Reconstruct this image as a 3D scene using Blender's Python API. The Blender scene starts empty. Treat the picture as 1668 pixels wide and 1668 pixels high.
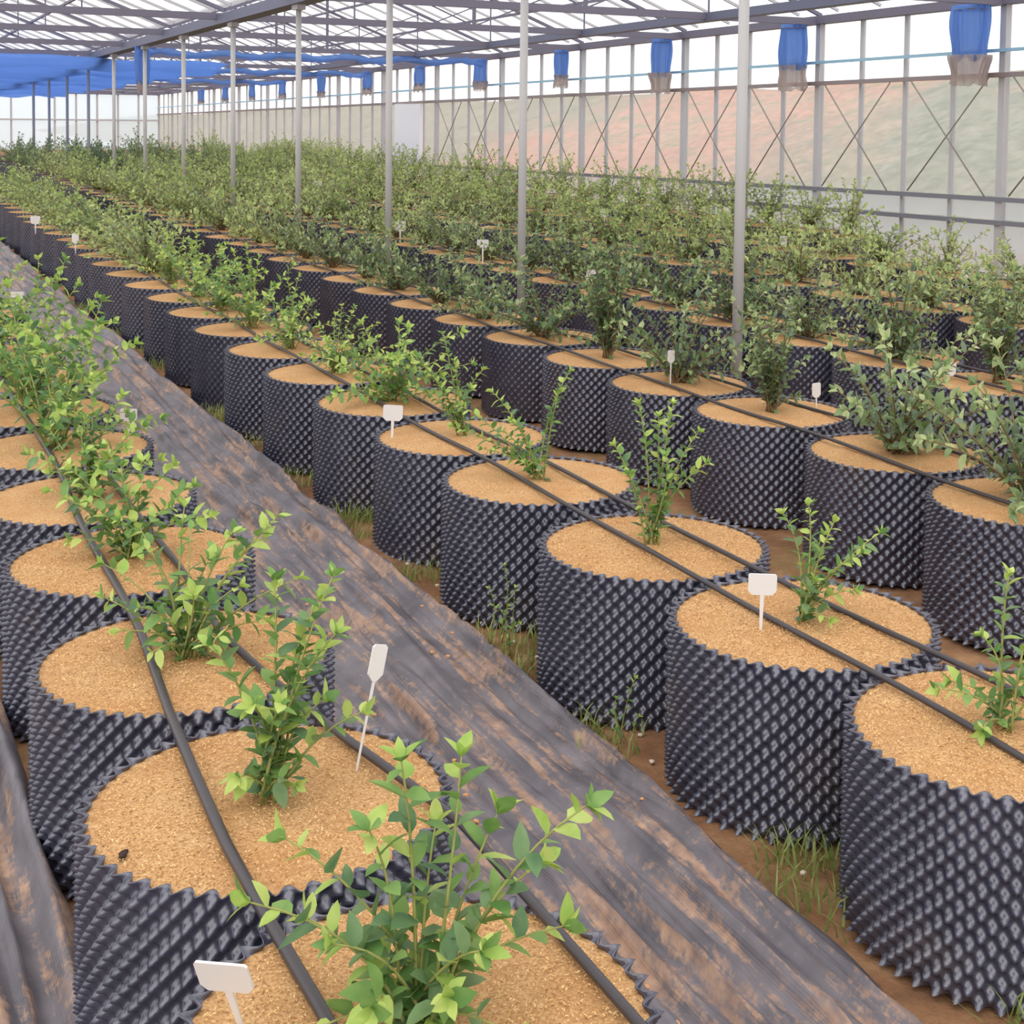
import bpy, bmesh, math, random
import numpy as np
from mathutils import Vector, Matrix

# ------------------------------------------------------------------ camera, sky, exposure
SC = bpy.context.scene
COL = SC.collection
CAMZ = 1.7203
F_PX, CX, CY, PITCH, YAW, ROLL = 2309.88, 948.23, 312.27, 0.057385, 0.488035, 0.014284
fwd = Vector((math.sin(YAW) * math.cos(PITCH), math.cos(YAW) * math.cos(PITCH), -math.sin(PITCH)))
rt = Vector((math.cos(YAW), -math.sin(YAW), 0))
up = rt.cross(fwd)
r2 = math.cos(ROLL) * rt + math.sin(ROLL) * up
u2 = -math.sin(ROLL) * rt + math.cos(ROLL) * up
cam = bpy.data.cameras.new('camera')
cam.sensor_fit = 'HORIZONTAL'; cam.sensor_width = 36.0
cam.lens = F_PX / 1668 * 36.0
cam.shift_x = (834 - CX) / 1668
cam.shift_y = (CY - 834) / 1668
cam.clip_end = 400
co = bpy.data.objects.new('camera', cam); COL.objects.link(co)
M = Matrix((r2, u2, -fwd)).transposed().to_4x4()
M.translation = (0, 0, CAMZ)
co.matrix_world = M
SC.camera = co

world = bpy.data.worlds.new('overcast_sky'); SC.world = world
world.use_nodes = True
bg = world.node_tree.nodes['Background']
bg.inputs[0].default_value = (0.955, 0.975, 1.0, 1)
bg.inputs[1].default_value = 1.12

sl = bpy.data.lights.new('sun', 'SUN'); sl.energy = 1.5; sl.angle = math.radians(70); sl.color = (1, .97, .92)
so = bpy.data.objects.new('sun', sl); COL.objects.link(so)
so.rotation_euler = (math.radians(22), math.radians(-18), 0)

SC.view_settings.view_transform = 'Standard'
SC.view_settings.look = 'None'
SC.view_settings.gamma = 1.0
SC.view_settings.use_curve_mapping = False
SC.view_settings.exposure = 0.42
SC.cycles.transparent_max_bounces = 24
SC.cycles.max_bounces = 8

# ------------------------------------------------------------------ helpers
rng = random.Random(7)
nrg = np.random.default_rng(11)

def srgb(r, g, b):
    f = lambda c: (c / 255 / 12.92) if c / 255 <= .04045 else ((c / 255 + .055) / 1.055) ** 2.4
    return (f(r), f(g), f(b), 1)

def mat(name):
    m = bpy.data.materials.new(name); m.use_nodes = True
    nt = m.node_tree
    return m, nt, nt.nodes['Principled BSDF']

def node(nt, t, **kw):
    n = nt.nodes.new(t)
    for k, v in kw.items():
        if hasattr(n, k): setattr(n, k, v)
        else: n.inputs[k].default_value = v
    return n

def coords(nt, scale=(1, 1, 1), obj=False):
    if obj:
        tc = nt.nodes.new('ShaderNodeTexCoord'); out = tc.outputs['Object']
    else:
        g = nt.nodes.new('ShaderNodeNewGeometry'); out = g.outputs['Position']
    mp = nt.nodes.new('ShaderNodeMapping'); mp.inputs['Scale'].default_value = scale
    nt.links.new(out, mp.inputs['Vector'])
    return mp.outputs['Vector']

def ramp(nt, fac, stops):
    r = nt.nodes.new('ShaderNodeValToRGB')
    el = r.color_ramp.elements
    while len(el) < len(stops): el.new(.5)
    for e, (p, c) in zip(el, stops): e.position = p; e.color = c
    nt.links.new(fac, r.inputs[0])
    return r.outputs[0]

def mixc(nt, fac, a, b, blend='MIX'):
    m = nt.nodes.new('ShaderNodeMix'); m.data_type = 'RGBA'; m.blend_type = blend
    for s, v in ((0, fac), (6, a), (7, b)):
        if hasattr(v, 'default_value') or hasattr(v, 'is_output'): nt.links.new(v, m.inputs[s])
        else: m.inputs[s].default_value = v
    return m.outputs[2]

def noise(nt, vec, scale, detail=4, rough=.55):
    n = nt.nodes.new('ShaderNodeTexNoise'); n.inputs['Scale'].default_value = scale
    n.inputs['Detail'].default_value = detail; n.inputs['Roughness'].default_value = rough
    nt.links.new(vec, n.inputs['Vector'])
    return n.outputs[0]

def bump(nt, bsdf, h, strength, dist=.01):
    b = nt.nodes.new('ShaderNodeBump'); b.inputs['Strength'].default_value = strength
    b.inputs['Distance'].default_value = dist
    nt.links.new(h, b.inputs['Height']); nt.links.new(b.outputs[0], bsdf.inputs['Normal'])

def simple(name, col, rough=.5, metal=0, spec=.5):
    m, nt, b = mat(name)
    b.inputs['Base Color'].default_value = col; b.inputs['Roughness'].default_value = rough
    b.inputs['Metallic'].default_value = metal; b.inputs['Specular IOR Level'].default_value = spec
    return m

def film(name, col, clear, tint=(1, 1, 1, 1)):
    """translucent plastic sheet: part of the light goes straight through, the rest is scattered"""
    m = bpy.data.materials.new(name); m.use_nodes = True
    nt = m.node_tree; nt.nodes.clear()
    out = nt.nodes.new('ShaderNodeOutputMaterial')
    t = nt.nodes.new('ShaderNodeBsdfTransparent'); t.inputs[0].default_value = tint
    tl = nt.nodes.new('ShaderNodeBsdfTranslucent'); tl.inputs[0].default_value = col
    df = nt.nodes.new('ShaderNodeBsdfDiffuse'); df.inputs[0].default_value = col
    a = nt.nodes.new('ShaderNodeMixShader'); a.inputs[0].default_value = .3
    nt.links.new(tl.outputs[0], a.inputs[1]); nt.links.new(df.outputs[0], a.inputs[2])
    b = nt.nodes.new('ShaderNodeMixShader'); b.inputs[0].default_value = clear
    nt.links.new(a.outputs[0], b.inputs[1]); nt.links.new(t.outputs[0], b.inputs[2])
    nt.links.new(b.outputs[0], out.inputs[0])
    return m

def mesh(name, v, f, mats=(), smooth=False, midx=None):
    me = bpy.data.meshes.new(name)
    me.from_pydata([tuple(x) for x in v], [], [tuple(x) for x in f])
    for m in mats: me.materials.append(m)
    if smooth: me.polygons.foreach_set('use_smooth', [True] * len(me.polygons))
    if midx is not None: me.polygons.foreach_set('material_index', list(midx))
    me.update()
    return me

def link(name, data, parent=None, loc=(0, 0, 0), rot=(0, 0, 0), scale=None):
    o = bpy.data.objects.new(name, data); COL.objects.link(o)
    o.location = loc; o.rotation_euler = rot
    if scale is not None: o.scale = scale
    if parent is not None: o.parent = parent
    return o

def tag(o, label=None, cat=None, group=None, kind=None):
    if label: o['label'] = label
    if cat: o['category'] = cat
    if group: o['group'] = group
    if kind: o['kind'] = kind
    return o

def box_vf(a, b, w, h, off=0):
    """beam from a to b, w across (horizontal), h deep"""
    a = Vector(a); b = Vector(b); d = (b - a).normalized()
    s = d.cross(Vector((0, 0, 1)))
    if s.length < 1e-4: s = Vector((1, 0, 0))
    s.normalize(); t = s.cross(d)
    v = []
    for p in (a, b):
        for i, j in ((-1, -1), (1, -1), (1, 1), (-1, 1)):
            v.append(p + s * (w / 2 * i) + t * (h / 2 * j))
    f = [(0, 1, 2, 3), (7, 6, 5, 4), (0, 4, 5, 1), (1, 5, 6, 2), (2, 6, 7, 3), (3, 7, 4, 0)]
    return v, [tuple(i + off for i in q) for q in f]

def beams(name, lst, m):
    V = []; Fc = []
    for (a, b, w, h) in lst:
        v, f = box_vf(a, b, w, h, len(V)); V += v; Fc += f
    return mesh(name, V, Fc, (m,))

def tube_vf(pts, radii, n=8, off=0):
    V = []; Fc = []
    pts = [Vector(p) for p in pts]
    if not hasattr(radii, '__len__'): radii = [radii] * len(pts)
    ref = Vector((0.31, 0.17, 0.93)).normalized()
    for i, p in enumerate(pts):
        d = (pts[min(i + 1, len(pts) - 1)] - pts[max(i - 1, 0)]).normalized()
        s = d.cross(ref)
        if s.length < 1e-3: s = d.cross(Vector((1, 0, 0)))
        s.normalize(); t = d.cross(s)
        for k in range(n):
            a = 2 * math.pi * k / n
            V.append(p + (s * math.cos(a) + t * math.sin(a)) * radii[i])
    for i in range(len(pts) - 1):
        for k in range(n):
            k2 = (k + 1) % n
            Fc.append((off + i * n + k, off + i * n + k2, off + (i + 1) * n + k2, off + (i + 1) * n + k))
    Fc.append(tuple(off + k for k in range(n))[::-1])
    Fc.append(tuple(off + (len(pts) - 1) * n + k for k in range(n)))
    return V, Fc

def vnoise(x, y, seed=0):
    """smooth 2-D value noise, -1..1"""
    xi = np.floor(x).astype(int); yi = np.floor(y).astype(int)
    fx = x - xi; fy = y - yi
    fx = fx * fx * (3 - 2 * fx); fy = fy * fy * (3 - 2 * fy)
    def h(a, b):
        n = (a * 374761393 + b * 668265263 + seed * 974711) & 0x7fffffff
        n = ((n ^ (n >> 13)) * 1274126177) & 0x7fffffff
        return ((n ^ (n >> 16)) & 0xffff) / 32767.5 - 1
    return (h(xi, yi) * (1 - fx) + h(xi + 1, yi) * fx) * (1 - fy) + (h(xi, yi + 1) * (1 - fx) + h(xi + 1, yi + 1) * fx) * fy

def grid_mesh(name, xs, ys, zf, m, smooth=True):
    X, Y = np.meshgrid(xs, ys); Z = zf(X, Y)
    v = np.stack([X, Y, Z], -1).reshape(-1, 3)
    nx, ny = len(xs), len(ys)
    idx = np.arange(nx * ny).reshape(ny, nx)
    f = np.stack([idx[:-1, :-1], idx[:-1, 1:], idx[1:, 1:], idx[1:, :-1]], -1).reshape(-1, 4)
    return mesh(name, v.tolist(), f.tolist(), (m,), smooth)

ORD = ['nearest', 'second', 'third', 'fourth', 'fifth', 'sixth', 'seventh', 'eighth', 'ninth', 'tenth', 'eleventh', 'twelfth',
       'thirteenth', 'fourteenth', 'fifteenth', 'sixteenth', 'seventeenth', 'eighteenth', 'nineteenth', 'twentieth']
TENS = {20: 'twenty', 30: 'thirty', 40: 'forty', 50: 'fifty'}
UNIT = ['', 'first', 'second', 'third', 'fourth', 'fifth', 'sixth', 'seventh', 'eighth', 'ninth']
def ordinal(i):
    n = i + 1
    if n <= 20: return ORD[i] if i else 'first'
    t = n // 10 * 10
    return {30: 'thirtieth', 40: 'fortieth', 50: 'fiftieth'}[t] if n == t else TENS[t] + '-' + UNIT[n - t]

# ------------------------------------------------------------------ materials
def m_plastic():
    m, nt, b = mat('pot_plastic')
    v = coords(nt)
    n1 = noise(nt, v, 9, 3)
    c = ramp(nt, n1, [(.3, srgb(56, 56, 72)), (.7, srgb(76, 75, 90))])
    n2 = noise(nt, v, 2.6, 4)
    dirt = ramp(nt, n2, [(.56, (0, 0, 0, 1)), (.75, (.5, .5, .5, 1))])
    c = mixc(nt, dirt, c, srgb(96, 84, 78))
    nt.links.new(c, b.inputs['Base Color'])
    b.inputs['Roughness'].default_value = .27; b.inputs['Specular IOR Level'].default_value = 1.0
    return m

def m_husk():
    m, nt, b = mat('rice_husk')
    v = coords(nt)
    n1 = noise(nt, v, 190, 3, .6)
    c = ramp(nt, n1, [(.28, srgb(122, 84, 52)), (.42, srgb(182, 140, 94)), (.6, srgb(208, 168, 120)), (.8, srgb(230, 198, 152))])
    n2 = noise(nt, v, 7, 4)
    p = ramp(nt, n2, [(.35, (0, 0, 0, 1)), (.72, (.55, .55, .55, 1))])
    c = mixc(nt, p, c, srgb(176, 124, 76))
    nt.links.new(c, b.inputs['Base Color'])
    b.inputs['Roughness'].default_value = .9; b.inputs['Specular IOR Level'].default_value = .15
    bump(nt, b, n1, .7, .006)
    return m

def m_flake():
    m, nt, b = mat('husk_flake')
    v = coords(nt)
    n1 = noise(nt, v, 120, 1)
    c = ramp(nt, n1, [(.3, srgb(150, 104, 58)), (.5, srgb(214, 170, 110)), (.7, srgb(238, 206, 150))])
    nt.links.new(c, b.inputs['Base Color']); b.inputs['Roughness'].default_value = .85
    return m

def m_mat():
    m, nt, b = mat('weed_mat_fabric')
    v = coords(nt)
    base = ramp(nt, noise(nt, v, 6, 4), [(.3, srgb(76, 72, 77)), (.7, srgb(116, 109, 113))])
    vs = coords(nt, (14, 1.2, 1))
    st = noise(nt, vs, 1.6, 6, .65)
    sp = noise(nt, v, 45, 4, .7)
    mm = nt.nodes.new('ShaderNodeMath'); mm.operation = 'MULTIPLY_ADD'
    nt.links.new(sp, mm.inputs[0]); mm.inputs[1].default_value = .35; nt.links.new(st, mm.inputs[2])
    f = ramp(nt, mm.outputs[0], [(.675, (0, 0, 0, 1)), (.77, (.72, .72, .72, 1))])
    soil = ramp(nt, noise(nt, v, 20, 3), [(.3, srgb(128, 98, 80)), (.7, srgb(192, 152, 120))])
    c = mixc(nt, f, base, soil)
    nt.links.new(c, b.inputs['Base Color'])
    b.inputs['Roughness'].default_value = .55
    # woven threads
    w = nt.nodes.new('ShaderNodeTexWave'); w.wave_type = 'BANDS'; w.bands_direction = 'X'
    w.inputs['Scale'].default_value = 90; nt.links.new(coords(nt), w.inputs['Vector'])
    bump(nt, b, w.outputs[1], .15, .002)
    return m

def m_soil():
    m, nt, b = mat('red_soil')
    v = coords(nt)
    c = ramp(nt, noise(nt, v, 5, 8, .65), [(.3, srgb(116, 80, 56)), (.5, srgb(158, 112, 76)), (.7, srgb(190, 146, 104))])
    g = ramp(nt, noise(nt, v, 2.2, 5), [(.52, (0, 0, 0, 1)), (.68, (.5, .5, .5, 1))])
    c = mixc(nt, g, c, srgb(128, 118, 66))
    nt.links.new(c, b.inputs['Base Color']); b.inputs['Roughness'].default_value = .95
    bump(nt, b, noise(nt, v, 60, 6, .7), .9, .02)
    return m

def m_leaf(name, c1, c2):
    m, nt, b = mat(name)
    oi = nt.nodes.new('ShaderNodeObjectInfo')
    v = coords(nt)
    n = noise(nt, v, 22, 2)
    ad = nt.nodes.new('ShaderNodeMath'); ad.operation = 'MULTIPLY_ADD'
    nt.links.new(oi.outputs['Random'], ad.inputs[0]); ad.inputs[1].default_value = .45
    nt.links.new(n, ad.inputs[2])
    c = ramp(nt, ad.outputs[0], [(.4, c1), (.95, c2)])
    nt.links.new(c, b.inputs['Base Color'])
    b.inputs['Roughness'].default_value = .5; b.inputs['Specular IOR Level'].default_value = .35
    tl = nt.nodes.new('ShaderNodeBsdfTranslucent'); nt.links.new(c, tl.inputs[0])
    mx = nt.nodes.new('ShaderNodeMixShader'); mx.inputs[0].default_value = .35
    out = nt.nodes['Material Output']
    nt.links.new(b.outputs[0], mx.inputs[1]); nt.links.new(tl.outputs[0], mx.inputs[2])
    nt.links.new(mx.outputs[0], out.inputs[0])
    return m

MP = m_plastic(); MH = m_husk(); MFL = m_flake(); MM = m_mat(); MS = m_soil()
ML = [m_leaf('leaf_green', srgb(90, 132, 68), srgb(138, 172, 96)),
      m_leaf('leaf_young', srgb(150, 182, 84), srgb(198, 214, 122)),
      m_leaf('leaf_bluish', srgb(84, 122, 82), srgb(132, 160, 110))]
MLF = [m_leaf('hazed_far_leaf_green', srgb(128, 150, 92), srgb(172, 188, 128)),  # far foliage: distance haze put into the leaf colours as a paler tone
       m_leaf('hazed_far_leaf_young', srgb(160, 182, 104), srgb(198, 208, 140)),
       m_leaf('hazed_far_leaf_bluish', srgb(114, 134, 98), srgb(156, 168, 130))]
MLD = [m_leaf('dark_leaf_green', srgb(92, 120, 76), srgb(134, 156, 104)),
       m_leaf('dark_leaf_young', srgb(144, 164, 108), srgb(186, 198, 142)),
       m_leaf('dark_leaf_bluish', srgb(84, 108, 84), srgb(130, 148, 120))]
MST = simple('green_bark', srgb(150, 150, 84), .7)
MSTB = simple('brown_bark', srgb(120, 98, 66), .8)
MTUBE = simple('black_poly_tube', srgb(62, 56, 58), .42)
MTAG = simple('white_tag_plastic', srgb(222, 217, 212), .45)
MINK = simple('grey_print', srgb(120, 116, 110), .7)
MGALV = simple('galvanised_steel', srgb(192, 190, 192), .5, .1)
MPOST = simple('grey_painted_post', srgb(186, 184, 182), .55)
MTRUSS = simple('dull_purple_grey_steel', srgb(116, 112, 128), .55)
MROOF = film('roof_film', (.93, .93, .95, 1), .72, (.99, .98, 1, 1))
MPANE_UP = film('clear_pane', (.93, .96, 1, 1), .74)
MPANE_LO = film('hazy_pane', (.70, .71, .72, 1), .56)
MSKIRT = film('skirt_sheet', (.72, .75, .78, 1), .16)
MBLUE = film('blue_curtain', srgb(146, 180, 234), .26, (.66, .8, 1, 1))
MGREYC = film('dusty_clear_curtain', srgb(206, 192, 186), .28)

# ------------------------------------------------------------------ ground
ys = np.concatenate([np.arange(-3, 12, .12), np.arange(12, 60, .8)])
xs = np.concatenate([np.arange(-5, 2.9, .06), np.arange(2.9, 13.6, .4)])
ground = link('floor', grid_mesh('floor', xs, ys, lambda X, Y: .012 * vnoise(X * 3, Y * 3, 1) + .01 * vnoise(X * 9, Y * 9, 2) - .012, MS))
tag(ground, 'red-brown soil floor of the greenhouse with sparse dry grass', kind='structure')

def weed_mat(name, x0, x1, y0, y1, seed, label):
    n = int((x1 - x0) / .011)
    yy = np.concatenate([np.arange(y0, 8, .045), np.arange(8, y1, .2)])
    s = np.linspace(0, 1, n)
    S, Y = np.meshgrid(s, yy)
    wob = .035 * vnoise(Y * .9, Y * 0 + 3, seed) + .02 * vnoise(Y * 2.7, Y * 0 + 8, seed)
    X = x0 + (x1 - x0) * S + wob * (S ** 2)
    Z = .017 + .006 * vnoise(X * 9, Y * 1.1, seed + 1)
    r = vnoise(X * 15 + .8 * vnoise(X * 2, Y * .8, seed + 2), Y * .55, seed + 3)
    Z += .052 * np.clip(1 - np.abs(r) * 2.6, 0, 1) ** 1.3 * (.55 + .45 * vnoise(X * 5, Y * .6, seed + 9))
    r = vnoise(X * 26, Y * .9, seed + 4)
    Z += .025 * np.clip(1 - np.abs(r) * 2.2, 0, 1)
    e = np.clip((S - .93) / .07, 0, 1)
    Z += .03 * np.sin(e * math.pi * .85) * (.75 + .25 * vnoise(Y * 1.5, Y * 0, seed + 5))
    e = np.clip((.07 - S) / .07, 0, 1)
    Z += .02 * np.sin(e * math.pi * .85)
    V = np.stack([X, Y, Z], -1).reshape(-1, 3)
    idx = np.arange(S.size).reshape(S.shape)
    f = np.stack([idx[:-1, :-1], idx[:-1, 1:], idx[1:, 1:], idx[1:, :-1]], -1).reshape(-1, 4)
    o = link(name, mesh(name, V.tolist(), f.tolist(), (MM,), True))
    md = o.modifiers.new('thickness', 'SOLIDIFY'); md.thickness = .002; md.offset = -1
    tag(o, label, 'ground cover')
    return o
weed_mat('weed_mat', .98, 1.785, .9, 34, 21, 'wrinkled dark grey weed mat covering the walkway, strewn with tan soil')
weed_mat('weed_mat', -.55, .40, 1.0, 8, 57, 'folded dark weed mat at the lower left edge beyond the left row')

# ------------------------------------------------------------------ outside hillside
def m_hill():
    m, nt, b = mat('hillside_earth')
    v = coords(nt)
    n = noise(nt, v, .35, 6, .65)
    red = ramp(nt, n, [(.3, srgb(196, 138, 118)), (.5, srgb(206, 150, 128)), (.7, srgb(186, 160, 132))])
    sep = nt.nodes.new('ShaderNodeSeparateXYZ'); nt.links.new(v, sep.inputs[0])
    md = nt.nodes.new('ShaderNodeMath'); md.operation = 'MULTIPLY_ADD'
    nt.links.new(n, md.inputs[0]); md.inputs[1].default_value = 16; nt.links.new(sep.outputs[1], md.inputs[2])
    mr = nt.nodes.new('ShaderNodeMapRange'); mr.inputs[1].default_value = 20; mr.inputs[2].default_value = 60
    nt.links.new(md.outputs[0], mr.inputs[0])
    scrub = ramp(nt, noise(nt, v, 1.3, 6, .7), [(.3, srgb(112, 120, 98)), (.5, srgb(144, 146, 124)), (.7, srgb(170, 158, 142))])
    where = ramp(nt, mr.outputs[0], [(.20, (1, 1, 1, 1)), (.30, (.1, .1, .1, 1)), (.50, (.05, .05, .05, 1)), (.62, (.9, .9, .9, 1))])
    n2 = noise(nt, v, 1.1, 6, .75)
    g = ramp(nt, n2, [(.5, (0, 0, 0, 1)), (.62, (.7, .7, .7, 1))])
    c = mixc(nt, g, red, srgb(136, 144, 106))
    c = mixc(nt, where, c, scrub)
    fine = ramp(nt, noise(nt, v, 5, 5, .8), [(.4, (.62, .62, .6, 1)), (.6, (1, 1, 1, 1))])
    c = mixc(nt, .8, c, fine, 'MULTIPLY')
    nt.links.new(c, b.inputs['Base Color']); b.inputs['Roughness'].default_value = 1
    return m
def hill_z(X, Y):
    crest = 2.95 - .0195 * Y + .10 * vnoise(Y * .35, Y * 0 + 1, 4)
    t = np.clip((X - 13) / 7.5, 0, 1)
    z = -.3 + (crest + .3) * t
    z += (.18 * vnoise(X * .5, Y * .5, 5) + .08 * vnoise(X * 1.7, Y * 1.7, 6)) * np.sin(np.clip(t, 0, 1) * math.pi)
    return z - .05 * np.clip(X - 20.5, 0, 99)
hill = link('hillside', grid_mesh('hillside', np.arange(13, 34, .45), np.arange(-5, 110, .8), hill_z, m_hill()))
tag(hill, 'bare reddish hillside with green scrub behind the glazed side wall', 'hillside', kind='structure')

# ------------------------------------------------------------------ greenhouse shell
SL = -.019
XW, XP = 11.0, 4.31
YEND, Y0 = 55.0, 4.9
MUL = 3.18 / 4
eave = lambda y: 3.16 + SL * y
railz = lambda y: 2.37 + SL * y
bluez = lambda y: 2.63 + SL * y
basez = lambda y: 1.05 + SL * y
lowz = lambda y: .80 + SL * y
POSTY = [11.22 + 3.18 * i for i in range(-2, 14)]

wall = link('wall_right', None); tag(wall, 'long glazed side wall of grey posts and hazy plastic panes', kind='structure')
def part(name, me, parent, **kw):
    return link(name, me, parent, **kw)
post_me = beams('wall_post', [((0, 0, 0), (0, 0, 3.3), .08, .085)], MGALV)
mull_me = beams('mullion', [((0, 0, 0), (0, 0, 2.75), .045, .05)], MGALV)
nm = int((YEND - Y0) / MUL)
ystart = POSTY[0]
for i in range(0, nm + 1):
    y = ystart + i * MUL
    if y > YEND: break
    if i % 4 == 0:
        part('wall_post', post_me, wall, loc=(XW, y, eave(y) - 3.3))
    else:
        part('mullion', mull_me, wall, loc=(XW + .03, y, eave(y) - 2.75))
def rail(name, zf, w, h, dx=0, m=MGALV):
    part(name, beams(name, [((XW + dx, ystart - 1, zf(ystart - 1)), (XW + dx, YEND, zf(YEND)), w, h)], m), wall)
rail('eave_beam', lambda y: eave(y), .14, .10, -.02, MTRUSS)
rail('middle_rail', railz, .05, .05, -.04, simple('brownish_rail', srgb(150, 138, 138), .6))
rail('vent_pipe', bluez, .035, .035, -.05, simple('pale_blue_pipe', srgb(156, 196, 216), .5))
rail('base_rail', basez, .05, .05, -.04, simple('dark_base_rail', srgb(126, 128, 136), .6))
rail('base_rail', lowz, .05, .05, -.04, bpy.data.materials['dark_base_rail'])
# panes, each its own sheet with real thickness
def pane_mesh(name, hgt, m):
    th = .004
    w = MUL - .05
    d = SL * MUL
    v = []
    for x in (-th / 2, th / 2):
        v += [(x, .025, 0), (x, .025 + w, d), (x, .025 + w, d + hgt), (x, .025, hgt)]
    f = [(0, 1, 2, 3)]           # the sheet face; the edge band gives it depth
    f += [(7, 6, 5, 4)] if False else []
    f += [(0, 4, 5, 1), (1, 5, 6, 2), (2, 6, 7, 3), (3, 7, 4, 0)]
    return mesh(name, v, f, (m,))
pu = pane_mesh('upper_pane', 3.13 - 2.66, MPANE_UP)
pm = pane_mesh('vent_pane', 2.60 - 2.40, MPANE_UP)
pl = pane_mesh('hazy_pane', 2.34 - 1.08, MPANE_LO)
ps = pane_mesh('skirt_panel', 1.02 - .83, MSKIRT)
pb = pane_mesh('skirt_panel', .77, MSKIRT)
for i in range(nm):
    y = ystart + i * MUL
    if y + MUL > YEND: break
    zz = SL * y
    part('pane', pu, wall, loc=(XW + .03, y, 2.66 + zz)); part('pane', pm, wall, loc=(XW + .03, y, 2.40 + zz))
    part('pane', pl, wall, loc=(XW + .03, y, 1.08 + zz)); part('panel', ps, wall, loc=(XW + .03, y, .83 + zz))
    part('panel', pb, wall, loc=(XW + .03, y, .03 + zz))
# lacing cords crossing the hazy panes
MCORD = simple('lacing_cord', srgb(142, 138, 130), .8)
for i in range(1, nm, 2):
    y = ystart + i * MUL
    if y > 27: break
    for s in (-1, 1):
        a = (XW - .06, y - s * .62, basez(y) + .03); b = (XW - .06, y + s * .62, railz(y) - .02)
        V, Fc = tube_vf([a, b], .009, 6)
        part('lacing_cord', mesh('lacing_cord', V, Fc, (MCORD,), True), wall)
# white door in the side wall
dz = SL * 28.5
door = link('door_1', beams('door_1', [((XW - .07, 28.55, .35 + dz + .5), (XW - .07, 28.55, railz(28.5) - .03), .07, 1.5)], simple('white_sheet_door', srgb(246, 246, 250), .5)))
tag(door, 'plain white sheet door in the glazed side wall', kind='structure')
door.location = (0, 0, 0)

# far end wall
ew = link('wall_back', None); tag(ew, 'pale far end wall with slender mullions', kind='structure')
MEND = film('end_sheet', (.82, .92, .97, 1), .14)
for i in range(0, 19):
    x = -2.4 + i * .745
    part('mullion', beams('mullion', [((x, YEND, -.2), (x, YEND, 2.1), .06, .06)], MGALV), ew)
    if i < 18:
        v = [(x + .03, YEND + .02, -.2), (x + .715, YEND + .02, -.2), (x + .715, YEND + .02, 2.1), (x + .03, YEND + .02, 2.1)]
        v += [(a, b + .005, c) for a, b, c in v]
        part('pane', mesh('pane', v, [(0, 1, 2, 3), (0, 4, 5, 1), (1, 5, 6, 2), (2, 6, 7, 3), (3, 7, 4, 0)], (MEND,)), ew)
part('end_rail', beams('end_rail', [((-2.4, YEND - .05, 1.1), (XW, YEND - .05, 1.1), .05, .06)], MGALV), ew)
part('end_rail', beams('end_rail', [((-2.4, YEND - .05, 2.1), (XW, YEND - .05, 2.1), .08, .10)], MTRUSS), ew)

# roof: trusses, gutters, purlins, sheets
roof = link('ceiling', None); tag(roof, 'translucent white greenhouse roof on steel trusses', kind='structure')
SPANS = [(XP, XW), (2 * XP - XW, XP)]
RISE = 1.35
gz = lambda y: 3.10 + SL * y
for (x0, x1) in SPANS:
    xm = (x0 + x1) / 2
    for y in POSTY + [POSTY[-1] + 3.18 * 1]:
        if y > YEND: continue
        z = eave(y)
        zr = z + RISE
        L = [((x0, y, z - .02), (x1, y, z - .02), .07, .085),
             ((x0, y, z + .06), (xm, y, zr), .045, .045), ((x1, y, z + .06), (xm, y, zr), .045, .045), ((xm, y, z), (xm, y, zr), .04, .04)]
        for xa, xb in ((x0, x0 + (xm - x0) * .5), (x1, x1 + (xm - x1) * .5)):      # slender struts up to the rafters
            L.append(((xb, y, z), (xb, y, z + RISE * .5), .018, .018)); L.append(((xm, y, z), (xb, y, z + RISE * .5), .018, .018))
        part('truss', beams('truss', L, MTRUSS), roof)
    # slender rafters and purlins
    R = []
    for k in range(int((YEND - ystart) / .8)):
        y = ystart + .4 + k * .8
        z = eave(y)
        for (xa, xb) in ((x0, xm), (x1, xm)):
            part('rafter', beams('rafter', [((xa, y, z + .10), (xb, y, z + RISE + .04), .03, .035)], MGALV), roof)
    for t in (.33, .66):
        for (xa, xb) in ((x0, xm), (x1, xm)):
            x = xa + (xb - xa) * t; dzz = .06 + RISE * t
            part('purlin', beams('purlin', [((x, ystart, eave(ystart) + dzz), (x, YEND, eave(YEND) + dzz), .035, .04)], MTRUSS), roof)
    part('ridge_beam', beams('ridge_beam', [((xm, ystart, eave(ystart) + RISE), (xm, YEND, eave(YEND) + RISE), .06, .07)], MTRUSS), roof)
    for y in [ystart - 6.36, ystart - 3.18] + POSTY[:-1] + [POSTY[-1]]:
        yb = min(y + 3.18, YEND)
        if yb <= y: continue
        for (xa, xb) in ((x0, xm), (x1, xm)):
            za, zb = eave(y) + .14, eave(yb) + .14
            v = [(xa, y, za), (xa, yb, zb), (xb, yb, zb + RISE - .02), (xb, y, za + RISE - .02)]
            v += [(p, q, r + .006) for p, q, r in v]
            part('roof_sheet', mesh('roof_sheet', v, [(0, 1, 2, 3), (0, 4, 5, 1), (1, 5, 6, 2), (2, 6, 7, 3), (3, 7, 4, 0)], (MROOF,)), roof)
part('roof_beam', beams('roof_beam', [((9.35, ystart, eave(ystart) - .03), (9.35, YEND, eave(YEND) - .03), .16, .10)], simple('slate_beam', srgb(104, 108, 130), .5)), roof)
part('gutter', beams('gutter', [((XP, ystart, gz(ystart)), (XP, YEND, gz(YEND)), .20, .12)], simple('slate_gutter', srgb(104, 108, 130), .5)), roof)

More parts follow.
